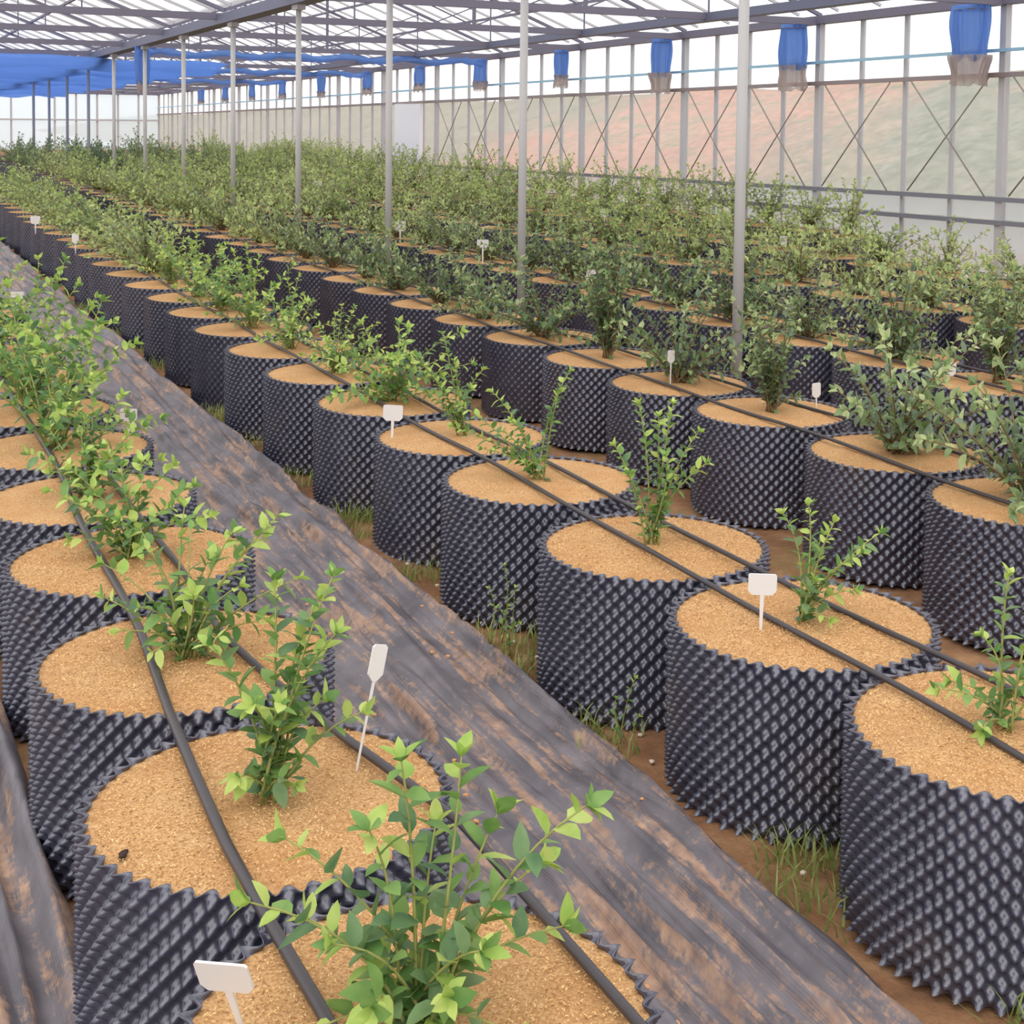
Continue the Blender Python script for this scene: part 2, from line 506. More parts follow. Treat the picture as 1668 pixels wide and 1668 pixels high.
# poles between the second and third rows
for i in range(0, 12):
    y = 6.31 + 2.71 * i
    h = gz(y) - .05
    p = link('support_pole', None, loc=(XP, y, 0))
    V, Fc = tube_vf([(0, 0, 0), (0, 0, h)], .029, 14)
    part('shaft', mesh('shaft', V, Fc, (MPOST,), True), p)
    part('foot_plate', beams('foot_plate', [((0, 0, -.01), (0, 0, .02), .16, .16)], MGALV), p)
    part('head_bracket', beams('head_bracket', [((0, -.1, h - .03), (0, .1, h - .03), .09, .06)], MGALV), p)
    tag(p, 'tall light grey steel roof pole, ' + (ordinal(i) if i else 'nearest') + (' nearest' if i else '') + ' of its line', 'pole', 'roof poles in a line among the pots')

# ------------------------------------------------------------------ blue curtains
def bundle_mesh(w, z0, z1, seed, m, flare=0., n=64, rows=10):
    r = random.Random(seed); ph = [r.uniform(0, 6.28) for _ in range(4)]
    V = []; Fc = []
    for j in range(rows + 1):
        t = j / rows; z = z0 + (z1 - z0) * t
        for k in range(n):
            a = 2 * math.pi * k / n
            f = 1 + .16 * math.sin(9 * a + ph[0]) + .10 * math.sin(14 * a + ph[1] + .8 * t) + .05 * math.sin(3 * a + 4 * t + ph[2])
            s = w / 2 * f * (1 - flare * t + .08 * math.sin(5 * t + ph[3]))
            V.append((s * .7 * math.cos(a), s * math.sin(a), z + (.03 * math.sin(5 * a + ph[1]) if j == 0 else 0)))
    for j in range(rows):
        for k in range(n):
            k2 = (k + 1) % n
            Fc.append((j * n + k, j * n + k2, (j + 1) * n + k2, (j + 1) * n + k))
    Fc.append(tuple(rows * n + k for k in range(n)))
    return mesh('curtain', V, Fc, (m,), True)
bl = [11.45, 14.6, 17.8, 21.0, 24.3, 27.4, 30.6, 34.0, 37.4, 40.5, 43.6, 46.8]
for i, y in enumerate(bl):
    t = link('curtain_bundle', None, loc=(XW - .28, y, eave(y)), rot=(0, 0, .12 * (i % 3 - 1)))
    w = [.40, .36, .30, .27, .28, .24, .24, .24, .22, .22, .22, .22][i]
    hb = [.62, .60, .58, .50, .50, .46, .46, .46, .44, .44, .44, .44][i]
    hg = [.26, .26, .24, .16, .13, .12, .12, .10, .10, .08, .08, .08][i]
    bc = part('blue_cloth', bundle_mesh(w, -hb, -.05, 100 + i, MBLUE), t)
    part('clear_hem', bundle_mesh(w * 1.02, -hb - hg, -hb + .04, 140 + i, MGREYC, -.05 if i % 2 else -.16), t)
    part('hook', beams('hook', [((0, 0, -.07), (.26, 0, .0), .02, .02)], MTRUSS), t)
    V, Fc = tube_vf([(w * .36 * math.cos(a), w * .5 * math.sin(a), -.10) for a in [k * math.pi / 10 for k in range(21)]], .008, 6)
    part('tie', mesh('tie', V, Fc, (MTRUSS,)), bc)
    tag(t, f'gathered blue plastic curtain with dusty hem, {"nearest" if i == 0 else ordinal(i)} hanging along the side wall'.replace('first', 'second') if i < 2
        else f'gathered blue plastic curtain with dusty hem, {ordinal(i)} along the side wall', 'curtain', 'gathered curtains along the side wall')
t = link('curtain_bundle', None, loc=(XP, 6.31 + 2.71 * 6 + .2, gz(22.8)))
part('blue_cloth', bundle_mesh(.26, -.62, -.05, 77, MBLUE), t)
part('clear_hem', bundle_mesh(.2, -.75, -.58, 78, MGREYC), t)
tag(t, 'gathered blue curtain hanging at a roof pole far down the house', 'curtain')
# blue shade sheet sagging beneath the far trusses, and blue rolls along the trusses
def sheet_z(X, Y):
    return eave(Y) - .22 + .07 * np.sin(Y * 2.0) + .06 * vnoise(X * 1.5, Y * 1.2, 31) - .02 * (X - 4)
o = link('shade_sheet', grid_mesh('shade_sheet', np.arange(1.8, 6.6, .12), np.arange(26, 50, .15), sheet_z, MBLUE))
md = o.modifiers.new('thickness', 'SOLIDIFY'); md.thickness = .004
tag(o, 'crumpled blue shade sheet sagging under the far roof', 'shade cloth')
for i, y in enumerate(POSTY):
    if not (23 < y < 43) or i % 2: continue
    z = eave(y) - .14
    pts = [(XP + .2 + (XW - XP - .6) * k / 40, y + .05 * math.sin(k * 1.3), z + .03 * math.sin(k * .9 + i)) for k in range(41)]
    V, Fc = tube_vf(pts, [.042 + .03 * math.sin(k * 1.7 + i) ** 2 for k in range(41)], 8)
    o = link('curtain_roll', mesh('curtain_roll', V, Fc, (MBLUE,), True))
    tag(o, f'rolled blue shade cloth tied along a far roof truss, {ordinal(sum(1 for j, q in enumerate(POSTY[:i]) if 23 < q < 43 and j % 2 == 0))} from the front', 'shade cloth', 'blue rolls under the far trusses')

# ------------------------------------------------------------------ pots
R_POT, H_POT = .35, .4224
AMP = .0118
def pot_wall_mesh(name, sub, ncell=50, nrow=19):
    """dimpled plastic sheet: cones point out and in, chequerwise"""
    na = ncell * 2 * sub; nz = nrow * sub
    q = H_POT / nrow
    V = []; Fc = []
    a = np.arange(na) / na * 2 * math.pi
    def shell(zs, inset):
        base = len(V)
        for z in zs:
            c = np.cos(a * ncell) * math.cos(math.pi * (z / q))
            d = np.where(c > 0, 1.55 * np.abs(c) ** 1.25, -(np.abs(c) ** .8) * .75)
            r = R_POT - .018 + AMP * d - inset
            V.extend(zip((r * np.cos(a)).tolist(), (r * np.sin(a)).tolist(), [float(z)] * na))
        for j in range(len(zs) - 1):
            for k in range(na):
                k2 = (k + 1) % na
                qd = (base + j * na + k, base + j * na + k2, base + (j + 1) * na + k2, base + (j + 1) * na + k)
                Fc.append(qd if inset == 0 else qd[::-1])
        return base + (len(zs) - 1) * na
    zo = [H_POT * j / nz for j in range(nz + 1)]
    t0 = shell(zo, 0)
    t1 = shell([z for z in zo if z > H_POT - .075], .003)
    for k in range(na):
        k2 = (k + 1) % na
        Fc.append((t0 + k, t0 + k2, t1 + k2, t1 + k))
    return mesh(name, V, Fc, (MP,), True)
POT_LOD = [pot_wall_mesh('pot_wall_fine', 4), pot_wall_mesh('pot_wall_mid', 3), pot_wall_mesh('pot_wall_far', 2)]

def husk_mesh(name, nr, na, seed):
    V = [(0, 0, .008)]; Fc = []
    for j in range(1, nr + 1):
        r = .3318 * j / nr
        for k in range(na):
            a = 2 * math.pi * k / na
            x, y = r * math.cos(a), r * math.sin(a)
            nz_ = .007 * float(vnoise(np.array(x * 9 + 20), np.array(y * 9 + 20), seed)) + .003 * float(vnoise(np.array(x * 40 + 20), np.array(y * 40 + 20), seed + 1))
            V.append((x, y, 0 if j == nr else .007 * (1 - (j / nr) ** 2.2) + nz_ * min(1, 3 * (1 - j / nr))))
    for k in range(na): Fc.append((0, 1 + k, 1 + (k + 1) % na))
    for j in range(1, nr):
        for k in range(na):
            k2 = (k + 1) % na
            Fc.append((1 + (j - 1) * na + k, 1 + j * na + k, 1 + j * na + k2, 1 + (j - 1) * na + k2))
    return mesh(name, V, Fc, (MH,), True)
HUSK = [husk_mesh('husk_near', 26, 96, s) for s in (3, 5, 8)] + [husk_mesh('husk_far', 8, 40, 12)]
FILL_Z = 18.5 * H_POT / 19        # between two rows of dimples, where the wall is round

def flake_mesh(n, seed):
    r = random.Random(seed); V = []; Fc = []
    for i in range(n):
        rr = .312 * math.sqrt(r.random()); a = r.uniform(0, 6.283)
        x, y = rr * math.cos(a), rr * math.sin(a); z = .007 * (1 - (rr / .3375) ** 2.2) + .002 + r.uniform(0, .004)
        b = r.uniform(0, 6.283); l = r.uniform(.0022, .0042); w = l * .38
        ti = r.uniform(-.5, .5)
        cx_, sx = math.cos(b), math.sin(b); o = len(V)
        V += [(x - cx_ * l, y - sx * l, z - ti * l), (x - sx * w, y + cx_ * w, z + .0012), (x + cx_ * l, y + sx * l, z + ti * l), (x + sx * w, y - cx_ * w, z + .0012)]
        Fc.append((o, o + 1, o + 2, o + 3))
    return mesh('husk_flakes', V, Fc, (MFL,))
FLAKE = flake_mesh(5200, 4)

A = [(0.724, 1.817), (0.712, 2.566), (0.724, 3.329), (0.747, 4.137), (0.739, 4.851), (0.744, 5.593)]
B = [(2.202, 2.175), (2.191, 2.886), (2.170, 3.596), (2.194, 4.42), (2.203, 5.144), (2.191, 5.895), (2.176, 6.657), (2.174, 7.413), (2.166, 8.176), (2.174, 8.934), (2.188, 9.684), (2.174, 10.438), (2.166, 11.194), (2.177, 11.944), (2.181, 12.696), (2.203, 13.448), (2.202, 14.203), (2.186, 14.96), (2.178, 15.716)]
C = [(3.582, 3.473), (3.624, 4.211), (3.619, 5.024), (3.59, 5.738), (3.607, 6.48), (3.599, 7.242), (3.592, 8.004), (3.583, 8.765), (3.587, 9.521), (3.597, 10.272)]
STEP = .7547
def extend(lst, x, ymax, start=None):
    l = list(lst); y = (l[-1][1] + STEP) if l else start
    while y < ymax:
        l.append((x + rng.uniform(-.02, .02), y + rng.uniform(-.02, .02))); y += STEP
    return l
ROWS = [('A', extend(A, .735, 9.7), 'row left of walkway'),
        ('B', extend(B, 2.18, 22.3), 'first row right of walkway'),
        ('C', extend(C, 3.6, 34), 'second row right of walkway'),
        ('D', extend([], 5.02, 35, 4.33), 'third row right of walkway'),
        ('E', extend([], 6.6, 36, 5.86), 'fourth row right of walkway'),
        ('F', extend([], 8.12, 36, 7.35), 'fifth row right of walkway'),
        ('G', extend([], 9.65, 36, 12.0), 'row along the side wall')]
for key, lst, desc in ROWS:
    for i, (x, y) in enumerate(lst):
        d = math.hypot(x, y)
        p = link('grow_pot', None, loc=(x, y, 0), rot=(0, 0, rng.uniform(0, 6.28)))
        lod = 0 if d < 5.2 else (1 if d < 8 else 2)
        part('pot_wall', POT_LOD[lod], p)
        hz = FILL_Z
        hm = part('husk_mulch', HUSK[rng.randrange(3)] if d < 7 else HUSK[3], p, loc=(0, 0, hz))
        if d < 4.3:
            fl = part('husk_flakes', FLAKE, hm, loc=(0, 0, .002)); fl['kind'] = 'stuff'
        tag(p, f'black dimpled pot of tan husk, {ordinal(i)} from front, {desc}', 'pot', 'dimpled grow pots')

# ------------------------------------------------------------------ bushes
def leaf_mesh(name, m, wid=.5, fold=.16, droop=.18):
    prof = [(0, 0), (.22, .40), (.5, .5), (.78, .33), (1, 0)]
    V = []; Fc = []
    for t, w in prof: V.append((t, 0, -droop * t * t))
    L = []; Rr = []
    for t, w in prof[1:-1]:
        L.append(len(V)); V.append((t - .03, w * wid, -droop * t * t + fold * w)); Rr.append(len(V)); V.append((t - .03, -w * wid, -droop * t * t + fold * w))
    for S, flip in ((L, False), (Rr, True)):
        fs = [(0, 1, S[0]), (1, 2, S[1], S[0]), (2, 3, S[2], S[1]), (3, 4, S[2])]
        Fc += [f[::-1] if flip else f for f in fs]
    return mesh(name, V, Fc, (m,), True)
LEAVES = [[leaf_mesh('leaf', m, w, f, d) for (w, f, d) in ((.52, .18, .15), (.6, .12, .3), (.46, .25, .05))] for m in ML]
LV = [np.array([v.co for v in LEAVES[0][k].vertices]) for k in range(3)]
LF = [[tuple(p.vertices) for p in LEAVES[0][k].polygons] for k in range(3)]
DI_V = np.array([(0, 0, 0), (.5, .27, .07), (1, 0, -.1), (.5, -.27, .07)]); DI_F = [(0, 1, 2), (0, 2, 3)]

Rv = Vector((math.cos(YAW), -math.sin(YAW), 0)); Dv = Vector((math.sin(YAW), math.cos(YAW), 0)); Zv = Vector((0, 0, 1))

def grow(r, tips, leaf, gap=.5, young=.22, low=.15, kink=.03):
    """stems from the root to each tip (right, up, away); leaves alternate along them"""
    stems = []; leaves = []
    for si, (tr, tu, td) in enumerate(tips):
        tip = Rv * tr + Zv * tu + Dv * td
        ctrl = Rv * (tr * .32) + Zv * (tu * .55 + .03) + Dv * (td * .32) + Vector((r.uniform(-kink, kink), r.uniform(-kink, kink), 0))
        b0 = Vector((r.uniform(-.025, .025), r.uniform(-.025, .025), -.01))
        n = 9
        P = [b0 * (1 - t) ** 2 + ctrl * (2 * t * (1 - t)) + tip * t * t for t in [k / (n - 1) for k in range(n)]]
        stems.append(P)
        L = sum((P[k + 1] - P[k]).length for k in range(n - 1))
        cnt = max(4, int(L / (leaf * gap)))
        ang = r.uniform(0, 6.28)
        for k in range(cnt):
            t = low + (1 - low) * (k + r.uniform(-.2, .2)) / (cnt - 1); t = min(max(t, 0), 1)
            f = t * (n - 1); i0 = min(int(f), n - 2); p = P[i0].lerp(P[i0 + 1], f - i0)
            tan = (P[i0 + 1] - P[i0]).normalized()
            ang += 2.4 + r.uniform(-.4, .4)
            s = tan.cross(Vector((.3, .5, .81))).normalized(); q = tan.cross(s)
            out = s * math.cos(ang) + q * math.sin(ang)
            d = (out * .85 + tan * r.uniform(.2, .8) + Zv * r.uniform(-.15, .35)).normalized()
            nor = (Zv + tan * .3 + Vector((r.uniform(-.5, .5), r.uniform(-.5, .5), 0))).normalized()
            yv = nor.cross(d).normalized(); zv = d.cross(yv)
            sz = leaf * r.uniform(.62, 1.1) * (1 - .25 * (t > .92))
            mi = 1 if (t > .86 and r.random() < .75) or r.random() < young * t else (2 if r.random() < .4 else 0)
            leaves.append((p, Matrix((d, yv, zv)).transposed(), sz, mi, si))
        # rosette at the tip
        for k in range(4):
            a = k * 1.57 + ang
            tan = (P[-1] - P[-2]).normalized()
            s = tan.cross(Vector((.3, .5, .81))).normalized(); q = tan.cross(s)
            d = ((s * math.cos(a) + q * math.sin(a)) * .7 + tan).normalized()
            yv = tan.cross(d).normalized(); zv = d.cross(yv)
            leaves.append((P[-1], Matrix((d, yv, zv)).transposed(), leaf * r.uniform(.5, .85), 1 if r.random() < .7 else 0, si))
    return stems, leaves

def joined_leaves(name, leaves, mats, fine):
    V = []; Fc = []; MI = []
    for n, (p, Rm, s, mi, si) in enumerate(leaves):
        if fine: v0, f0 = LV[n % 3], LF[n % 3]
        else: v0, f0 = DI_V, DI_F
        w = v0 @ (np.array(Rm).T * s) + np.array(p)
        o = len(V); V += w.tolist(); Fc += [tuple(i + o for i in f) for f in f0]; MI += [mi] * len(f0)
    return mesh(name, V, Fc, mats, False, MI)

def stems_mesh(name, stems, r0, m):
    V = []; Fc = []
    for P in stems:
        v, f = tube_vf(P, [r0 * (1 - .7 * k / (len(P) - 1)) for k in range(len(P))], 6, len(V)); V += v; Fc += f
    return mesh(name, V, Fc, (m,), True)

def rand_tips(r, n, spread, hmin, hmax, bias=0):
    T = []
    for k in range(n):
        a = r.uniform(0, 6.28); s = spread * math.sqrt(r.random())
        T.append((s * math.cos(a) + bias, r.uniform(hmin, hmax) * (1.1 - .4 * s / spread), s * math.sin(a)))
    return T

def label_bush(o, i, desc, look):
    tag(o, f'{look} in a pot, {ordinal(i)} from front, {desc}', 'bush', 'young bushes growing in the pots')

CUSTOM = {
 ('A', 0): ([(.23, .335, -.02), (.165, .22, .04), (.05, .37, .05), (-.07, .30, -.03), (-.03, .385, .0), (-.235, .195, -.03), (-.2, .25, .04), (-.115, .155, -.06), (.09, .155, -.07), (.01, .25, .08), (.13, .06, -.1), (-.13, .06, -.1), (.05, .12, -.12), (-.05, .11, -.13), (.2, .12, .05), (-.17, .12, .06), (.1, .26, .1)], .050, .55),
 ('A', 1): ([(.115, .42, .02), (.0, .40, .05), (-.1, .30, -.02), (.13, .33, -.03), (.05, .3, .08), (-.04, .07, -.06), (.06, .06, -.06), (.1, .19, .0), (-.02, .2, -.05), (.17, .16, .02), (.04, .22, -.08), (.08, .36, .06)], .044, .5),
 ('A', 2): ([(.21, .33, .03), (.11, .3, .0), (.0, .29, .05), (-.09, .27, -.02), (-.19, .22, .0), (.04, .18, -.08), (-.08, .15, -.08), (.14, .19, -.05), (-.14, .08, -.05), (.1, .08, -.08), (.26, .18, .04), (-.03, .33, .1), (.16, .26, .1), (-.14, .3, .08), (.06, .24, -.02), (-.04, .06, -.12), (.03, .12, .12), (-.2, .13, .03), (.2, .1, -.03)], .043, .42),
 ('A', 3): ([(-.18, .26, .0), (-.08, .31, .03), (.03, .28, .0), (.12, .16, -.04), (.22, .13, .0), (-.15, .07, -.05), (.0, .14, -.1), (-.1, .18, -.06), (.1, .25, .08), (-.2, .15, .06), (.05, .06, -.1), (-.06, .24, .1), (.16, .2, .05), (-.22, .2, -.03), (.0, .2, -.03)], .043, .42),
 ('A', 4): ([(-.05, .3, 0), (.1, .33, .04), (.18, .24, 0), (-.14, .22, .03), (.02, .18, -.08), (.22, .12, .05), (-.1, .1, -.06), (.08, .12, -.1), (.0, .38, .06), (-.18, .15, -.03), (.14, .18, -.05), (-.04, .24, .08), (.05, .05, -.1)], .043, .42),
 ('B', 0): ([(.0, .32, .03), (-.06, .2, .0), (-.16, .1, -.04), (-.11, .08, .05), (.04, .27, -.03), (-.08, .03, -.08), (.1, .2, .0), (.03, .12, -.08)], .036, .55),
 ('B', 1): ([(-.05, .27, .03), (.01, .3, .0), (.08, .25, .03), (.2, .22, .04), (.14, .19, -.03), (.12, .1, -.05), (.02, .12, -.05), (.05, .04, -.09), (.06, .2, .08)], .034, .55),
 ('B', 2): ([(-.12, .3, .0), (-.05, .42, .03), (.05, .43, .0), (.13, .34, .03), (.15, .26, -.03), (.03, .28, -.04), (.08, .2, .04), (-.08, .22, -.02), (.01, .38, .05)], .034, .5),
 ('B', 3): ([(-.28, .26, .0), (-.17, .3, .04), (-.31, .18, .02), (-.1, .22, -.04), (-.04, .08, -.06), (.1, .38, .04), (.06, .3, .02), (-.2, .12, -.05), (-.14, .16, .06)], .034, .5),
 ('B', 4): ([(-.03, .3, .0), (-.16, .28, .03), (-.24, .36, .0), (.04, .2, -.04), (-.1, .18, -.05), (-.08, .4, .04), (.08, .26, .05), (-.2, .2, .0)], .034, .5),
}
VAR = {}
def variant(kind, k):
    if (kind, k) in VAR: return VAR[(kind, k)]
    r = random.Random(f'{kind}{k}')
    if kind == 'mid': tips, lf, mats, fine, gap, yg = rand_tips(r, r.randint(17, 22), .31, .05, .46), .043, ML, True, .38, .35
    elif kind == 'dark': tips, lf, mats, fine, gap, yg = rand_tips(r, r.randint(22, 28), .44, .05, .47), .048, MLD, True, .36, .2
    elif kind == 'lean': tips, lf, mats, fine, gap, yg = [(-.2 + .35 * r.random(), .05 + .49 * r.random(), r.uniform(-.2, .2)) for _ in range(32)], .046, MLD, True, .36, .2
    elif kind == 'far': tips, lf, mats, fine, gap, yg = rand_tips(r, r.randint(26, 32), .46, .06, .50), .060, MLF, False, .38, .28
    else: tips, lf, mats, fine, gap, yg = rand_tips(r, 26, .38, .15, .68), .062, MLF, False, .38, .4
    st, lv = grow(r, tips, lf, gap, yg)
    VAR[(kind, k)] = (joined_leaves('foliage', lv, mats, fine), stems_mesh('stems', st, .0045 if kind != 'mid' else .0034, MSTB if kind != 'mid' else MST))
    return VAR[(kind, k)]

for key, lst, desc in ROWS:
    for i, (x, y) in enumerate(lst):
        d = math.hypot(x, y); zb = FILL_Z + .006
        if (key, i) in CUSTOM:
            tips, lf, gap = CUSTOM[(key, i)]
            r = random.Random(f'{key}-{i}')
            st, lv = grow(r, tips, lf * 1.16, gap * .62, .3, low=.1)
            while len(lv) > 298: lv.pop(r.randrange(len(lv)))
            t = link('berry_bush', None, loc=(x, y, zb))
            SO = []
            for P in st:
                V, Fc = tube_vf(P, [.0036 * (1 - .65 * k / (len(P) - 1)) for k in range(len(P))], 6)
                SO.append(part('stem', mesh('stem', V, Fc, (MST,), True), t))
            for n, (p, Rm, s, mi, si) in enumerate(lv):
                o = part('leaf', LEAVES[mi][n % 3], SO[si])
                mt = Rm.to_4x4() @ Matrix.Scale(s, 4); mt.translation = p
                o.matrix_basis = mt
            label_bush(t, i, desc, 'leafy green bush')
            continue
        if key == 'A' or (key == 'B' and i < 12): kind, nv = 'mid', 6
        elif key in 'CD' and d < 13: kind, nv = 'dark', 7
        elif key == 'G' or (key == 'F' and rng.random() < .25): kind, nv = 'tall', 5
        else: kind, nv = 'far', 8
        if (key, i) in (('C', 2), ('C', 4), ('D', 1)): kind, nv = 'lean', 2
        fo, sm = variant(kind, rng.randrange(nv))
        s = rng.uniform(.85, 1.15) * (1.15 if key == 'A' else 1)
        t = link('berry_bush', None, loc=(x, y, zb), rot=(0, 0, 0 if kind == 'lean' else rng.uniform(0, 6.28)), scale=(s, s, s * rng.uniform(.85, 1.15) * (1.18 if key in 'CDE' else 1)))
        f = part('foliage', fo, t); f['kind'] = 'stuff'
        part('stems', sm, t)
        label_bush(t, i, desc, {'mid': 'bright green bush', 'dark': 'dense dark green bush', 'lean': 'tall leaning dark green bush', 'far': 'olive green bush', 'tall': 'tall upright light green bush'}[kind])

# ------------------------------------------------------------------ drip lines
def drip(name, pts, rad, label):
    P = []
    for k in range(len(pts) - 1):
        (xa, ya), (xb, yb) = pts[k], pts[k + 1]
        n = max(2, int((yb - ya) / .09))
        for j in range(n):
            t = j / n; y = ya + (yb - ya) * t
            P.append((xa + (xb - xa) * t + .008 * math.sin(y * 3.1 + rad * 900), y, H_POT + rad + .001 + .003 * math.sin(y * 5.2 + xa)))
    V, Fc = tube_vf(P, rad, 10)
    o = link(name, mesh(name, V, Fc, (MTUBE,), True)); tag(o, label, 'hose', 'black drip lines along the pot rows')
drip('drip_line', [(.585, 1.0), (.60, 1.9), (.60, 2.4), (.62, 3.0), (.645, 3.5), (.69, 5.1), (.70, 8.0)], .0105, 'thick black drip line lying across the left row, nearer the left edge')
drip('drip_line', [(.99, 1.2), (.985, 2.3), (.92, 2.7), (.83, 3.4), (.84, 4.4), (.86, 8.0)], .009, 'black drip line along the walkway side of the left row')
drip('drip_line', [(2.10, 1.4), (2.10, 2.0), (2.115, 3.2), (2.11, 6), (2.12, 22)], .0075, 'left of two black drip lines on the first row right of the walkway')
drip('drip_line', [(2.33, 1.6), (2.32, 2.5), (2.30, 3.6), (2.29, 6), (2.27, 22)], .0075, 'right of two black drip lines on the first row right of the walkway')
drip('drip_line', [(3.46, 2.8), (3.48, 4.8), (3.47, 8), (3.5, 33)], .0075, 'left of two black drip lines on the second row right of the walkway')
drip('drip_line', [(3.80, 2.8), (3.79, 4.8), (3.72, 8), (3.7, 33)], .0075, 'right of two black drip lines on the second row right of the walkway')
drip('drip_line', [(4.92, 4.0), (4.93, 34)], .0075, 'left black drip line on the third row right of the walkway')
drip('drip_line', [(5.14, 4.0), (5.13, 34)], .0075, 'right black drip line on the third row right of the walkway')
drip('drip_line', [(6.55, 5.4), (6.55, 34)], .0075, 'black drip line on the fourth row right of the walkway')

# ------------------------------------------------------------------ plant tags
def plant_tag(loc, h, bw, bh, yaw, lean, back, label, mark=False):
    """flat stake with a rounded rectangular head"""
    if loc[1] > 8:                      # far tags stand on the walkway side of their pots, clear of the leaves
        q = math.hypot(loc[0], loc[1]); loc = (loc[0] * (1 - .28 / q), loc[1] * (1 - .28 / q), loc[2]); h += .035
    t = link('plant_tag', None, loc=loc)
    t.rotation_euler = (back, lean, yaw)
    th = .0016
    def slab(poly, name, m, y0=0., tk=th):
        n = len(poly)
        V = [(px, y0 - tk, pz) for px, pz in poly] + [(px, y0 + tk, pz) for px, pz in poly]
        Fc = [tuple(range(n)), tuple(range(2 * n - 1, n - 1, -1))] + [(k, n + k, n + (k + 1) % n, (k + 1) % n) for k in range(n)]
        return part(name, mesh(name, V, Fc, (m,)), t)
    sw = bw * .075
    slab([(-sw * .5, -.03), (sw * .5, -.03), (sw, h - bh), (-sw, h - bh)], 'stake', MTAG)
    c = bh * .14
    z0, z1, w = h - bh, h, bw / 2
    slab([(-w + c * 1.4, z0), (w - c * 1.4, z0), (w, z0 + c * 1.4), (w, z1 - c * .5), (w - c * .5, z1), (-w + c * .5, z1), (-w, z1 - c * .5), (-w, z0 + c * 1.4)], 'head', MTAG, tk=th * 1.3)
    if mark:
        slab([(-w * .4, z0 + bh * .3), (w * .4, z0 + bh * .3), (w * .4, z0 + bh * .62), (-w * .4, z0 + bh * .62)], 'printed_mark', MINK, y0=-th * 1.6, tk=.0004)
    tag(t, label, 'plant tag', 'white plant tags')
ZT = H_POT - .012
FACE = -YAW
plant_tag((.499, 1.936, ZT), .12, .085, .05, FACE - .3, -.12, .3, 'large white plant tag tilted back in the nearest pot, lower left')
plant_tag((.895, 2.60, ZT), .25, .036, .072, FACE + .75, .27, -.05, 'tall white plant tag leaning right, seen nearly edge-on, above the walkway')
plant_tag((1.02, 5.69, ZT), .115, .066, .048, FACE, 0, 0, 'white plant tag with grey printed mark, among leaves in the left row', True)
plant_tag((1.0, 9.25, ZT), .15, .078, .05, FACE, 0, 0, 'white plant tag at the left edge of the photo above the leaves')
plant_tag((2.059, 2.884, ZT), .150, .072, .054, FACE, .02, 0, 'white plant tag in the second pot right of the walkway')
plant_tag((1.949, 5.247, ZT), .135, .078, .062, FACE, .03, 0, 'white plant tag at the rim of the fifth pot right of the walkway')
plant_tag((1.87, 15.6, ZT), .12, .10, .08, FACE, 0, 0, 'tiny far white plant tag near the left edge, first row right of the walkway')
plant_tag((1.90, 13.1, ZT), .15, .06, .09, FACE, 0, 0, 'small narrow white plant tag far down the first row right of the walkway')
plant_tag((3.49, 5.66, ZT), .185, .040, .06, FACE + .6, .02, 0, 'tall white plant tag on thin stake in the second row, before dark foliage')
plant_tag((3.86, 5.02, ZT), .115, .046, .065, FACE + .5, -.03, 0, 'white plant tag beside the dark bush, right side of its pot, second row')
plant_tag((4.83, 5.25, ZT), .10, .080, .065, FACE, .05, 0, 'wide white plant tag in the third row near the right edge')
plant_tag((4.98, 11.2, ZT), .17, .10, .07, FACE, 0, 0, 'white plant tag amid foliage in the third row, left of the middle')
plant_tag((4.92, 9.10, ZT), .14, .075, .075, FACE, 0, 0, 'white plant tag on a pot rim left of the nearest roof pole')
plant_tag((7.85, 8.35, ZT), .13, .07, .085, FACE, 0, 0, 'white plant tag in the fifth row at the right')
plant_tag((6.72, 10.7, ZT), .13, .08, .08, FACE, 0, 0, 'small white plant tag just left of the nearest pole, fourth row')
plant_tag((8.02, 11.0, ZT), .13, .07, .09, FACE, 0, 0, 'small white plant tag right of the nearest pole, fifth row')
plant_tag((9.75, 13.5, ZT), .14, .09, .10, FACE, 0, 0, 'small white plant tag in the wall row, right of the nearest pole')
plant_tag((9.45, 14.1, ZT), .16, .09, .10, FACE, 0, 0, 'small white plant tag in the wall row, left of the nearest pole')
plant_tag((8.05, 14.6, ZT), .14, .10, .10, FACE, 0, 0, 'small white plant tag in the fifth row between the two nearest poles')
plant_tag((5.05, 13.4, ZT), .16, .11, .10, FACE, 0, 0, 'small white plant tag by the base of the third pole')
plant_tag((6.58, 21.0, ZT), .16, .12, .10, FACE, 0, 0, 'tiny white plant tag far off in the fourth row')

# ------------------------------------------------------------------ grass and weeds, small bits
MGR = m_leaf('grass_blade', srgb(126, 142, 74), srgb(170, 178, 108))
def tuft_mesh(n, h, spread, seed):
    r = random.Random(seed); V = []; Fc = []
    for i in range(n):
        a = r.uniform(0, 6.28); x, y = r.gauss(0, spread), r.gauss(0, spread)
        hh = h * r.uniform(.4, 1.1); le = hh * r.uniform(.2, .9); w = r.uniform(.002, .004)
        o = len(V)
        for t in (0, .5, .85):
            cx_, cy_ = x + math.cos(a) * le * t * t, y + math.sin(a) * le * t * t; z = hh * (t - .25 * t * t)
            V += [(cx_ - math.sin(a) * w * (1 - t), cy_ + math.cos(a) * w * (1 - t), z), (cx_ + math.sin(a) * w * (1 - t), cy_ - math.cos(a) * w * (1 - t), z)]
        V.append((x + math.cos(a) * le, y + math.sin(a) * le, hh * .72))
        Fc += [(o, o + 1, o + 3, o + 2), (o + 2, o + 3, o + 5, o + 4), (o + 4, o + 5, o + 6)]
    return mesh('grass_tuft', V, Fc, (MGR,))
TUFT = [tuft_mesh(46, .085, .045, s) for s in range(5)]
k = 0
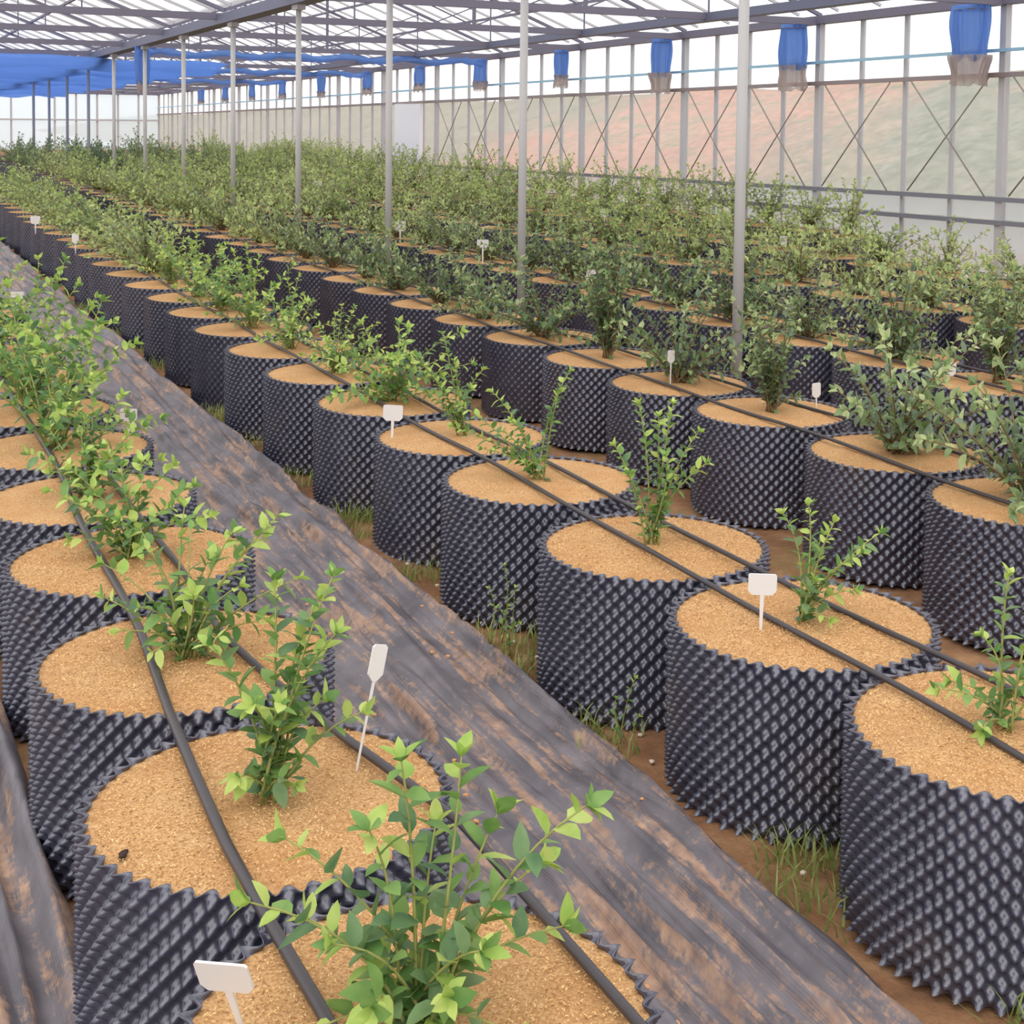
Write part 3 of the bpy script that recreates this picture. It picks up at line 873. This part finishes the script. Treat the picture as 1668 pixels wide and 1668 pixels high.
for i in range(-1, 14):
    x, y = B[i] if i >= 0 else (2.2, B[0][1] - STEP)
    for j in range(6 if i < 6 else 3):
        gx, gy = rng.uniform(1.85, 2.06), y + STEP / 2 + rng.uniform(-.17, .17)
        if min(math.hypot(gx - p[0], gy - p[1]) for p in B) < .375: continue
        s = rng.uniform(.8, 1.3) * (1.2 if i < 4 else 1)
        o = link('grass_tuft', TUFT[k % 5], loc=(gx, gy, -.005), rot=(0, 0, rng.uniform(0, 6)), scale=(s, s, s))
        k += 1
        tag(o, f'small green grass tuft along the pots right of walkway, {ordinal(k - 1)} from front', 'grass', 'grass tufts along the walkway')
for n, (gx, gy, hh, lab) in enumerate(((1.862, 3.96, .22, 'thin green weed climbing the dimples of the third pot right of the walkway'), (1.868, 3.22, .2, 'thin weed in the gap before the third pot right of the walkway'), (1.872, 4.06, .26, 'slender weed standing against the fourth pot right of the walkway'))):
    r = random.Random(n + 50)
    st, lv = grow(r, [(.02, hh, 0), (-.03, hh * .7, .01), (.03, hh * .5, -.01)], .022, .7, .2)
    t = link('weed', None, loc=(gx, gy, .0))
    f = part('foliage', joined_leaves('foliage', lv, ML, True), t); f['kind'] = 'stuff'
    part('stems', stems_mesh('stems', st, .002, MST), t)
    tag(t, lab, 'weed')
# a dark chip of bark on the left row's mulch
bm = bmesh.new(); bmesh.ops.create_icosphere(bm, subdivisions=2, radius=.011)
for v in bm.verts: v.co = Vector((v.co.x * 1.3, v.co.y * .6, v.co.z * .5)) * (1 + .25 * math.sin(v.co.x * 500 + v.co.y * 300))
me = bpy.data.meshes.new('bark_chip'); bm.to_mesh(me); bm.free(); me.materials.append(simple('dark_bark', srgb(52, 34, 26), .9))
tag(link('bark_chip', me, loc=(.432, 2.478, FILL_Z + .008), rot=(0, 0, 1.0)), 'small dark chip lying on tan husk in the second left pot', 'bark chip')
# pale pebbles on the soil strip and soil crumbs on the mat
MPEB = simple('pale_stone', srgb(206, 190, 168), .9); MCR = simple('tan_clod', srgb(196, 142, 96), .95)
def pebble(r0, seed, m):
    r = random.Random(seed); b = bmesh.new(); bmesh.ops.create_icosphere(b, subdivisions=1, radius=r0)
    for v in b.verts: v.co *= r.uniform(.75, 1.2); v.co.z *= .6
    me = bpy.data.meshes.new('pebble'); b.to_mesh(me); b.free(); me.materials.append(m); return me
PEB = [pebble(.009, s, MPEB) for s in range(3)]; CLO = [pebble(.008, s + 9, MCR) for s in range(3)]
for n in range(16):
    tag(link('pebble', PEB[n % 3], loc=(1.90 + rng.uniform(-.01, .05), 1.9 + n * .2 + rng.uniform(-.05, .05), .003), rot=(0, 0, rng.uniform(0, 6))),
        'small pale pebble on the soil strip beside the weed mat', 'pebble', 'pale pebbles on the soil strip')
for n in range(40):
    tag(link('soil_clod', CLO[n % 3], loc=(rng.uniform(1.12, 1.76), 1.5 + n * .11 + rng.uniform(-.1, .1), .04), rot=(0, 0, rng.uniform(0, 6))),
        'small tan soil crumb lying on the dark weed mat of the walkway', 'soil clod', 'soil crumbs on the weed mat')
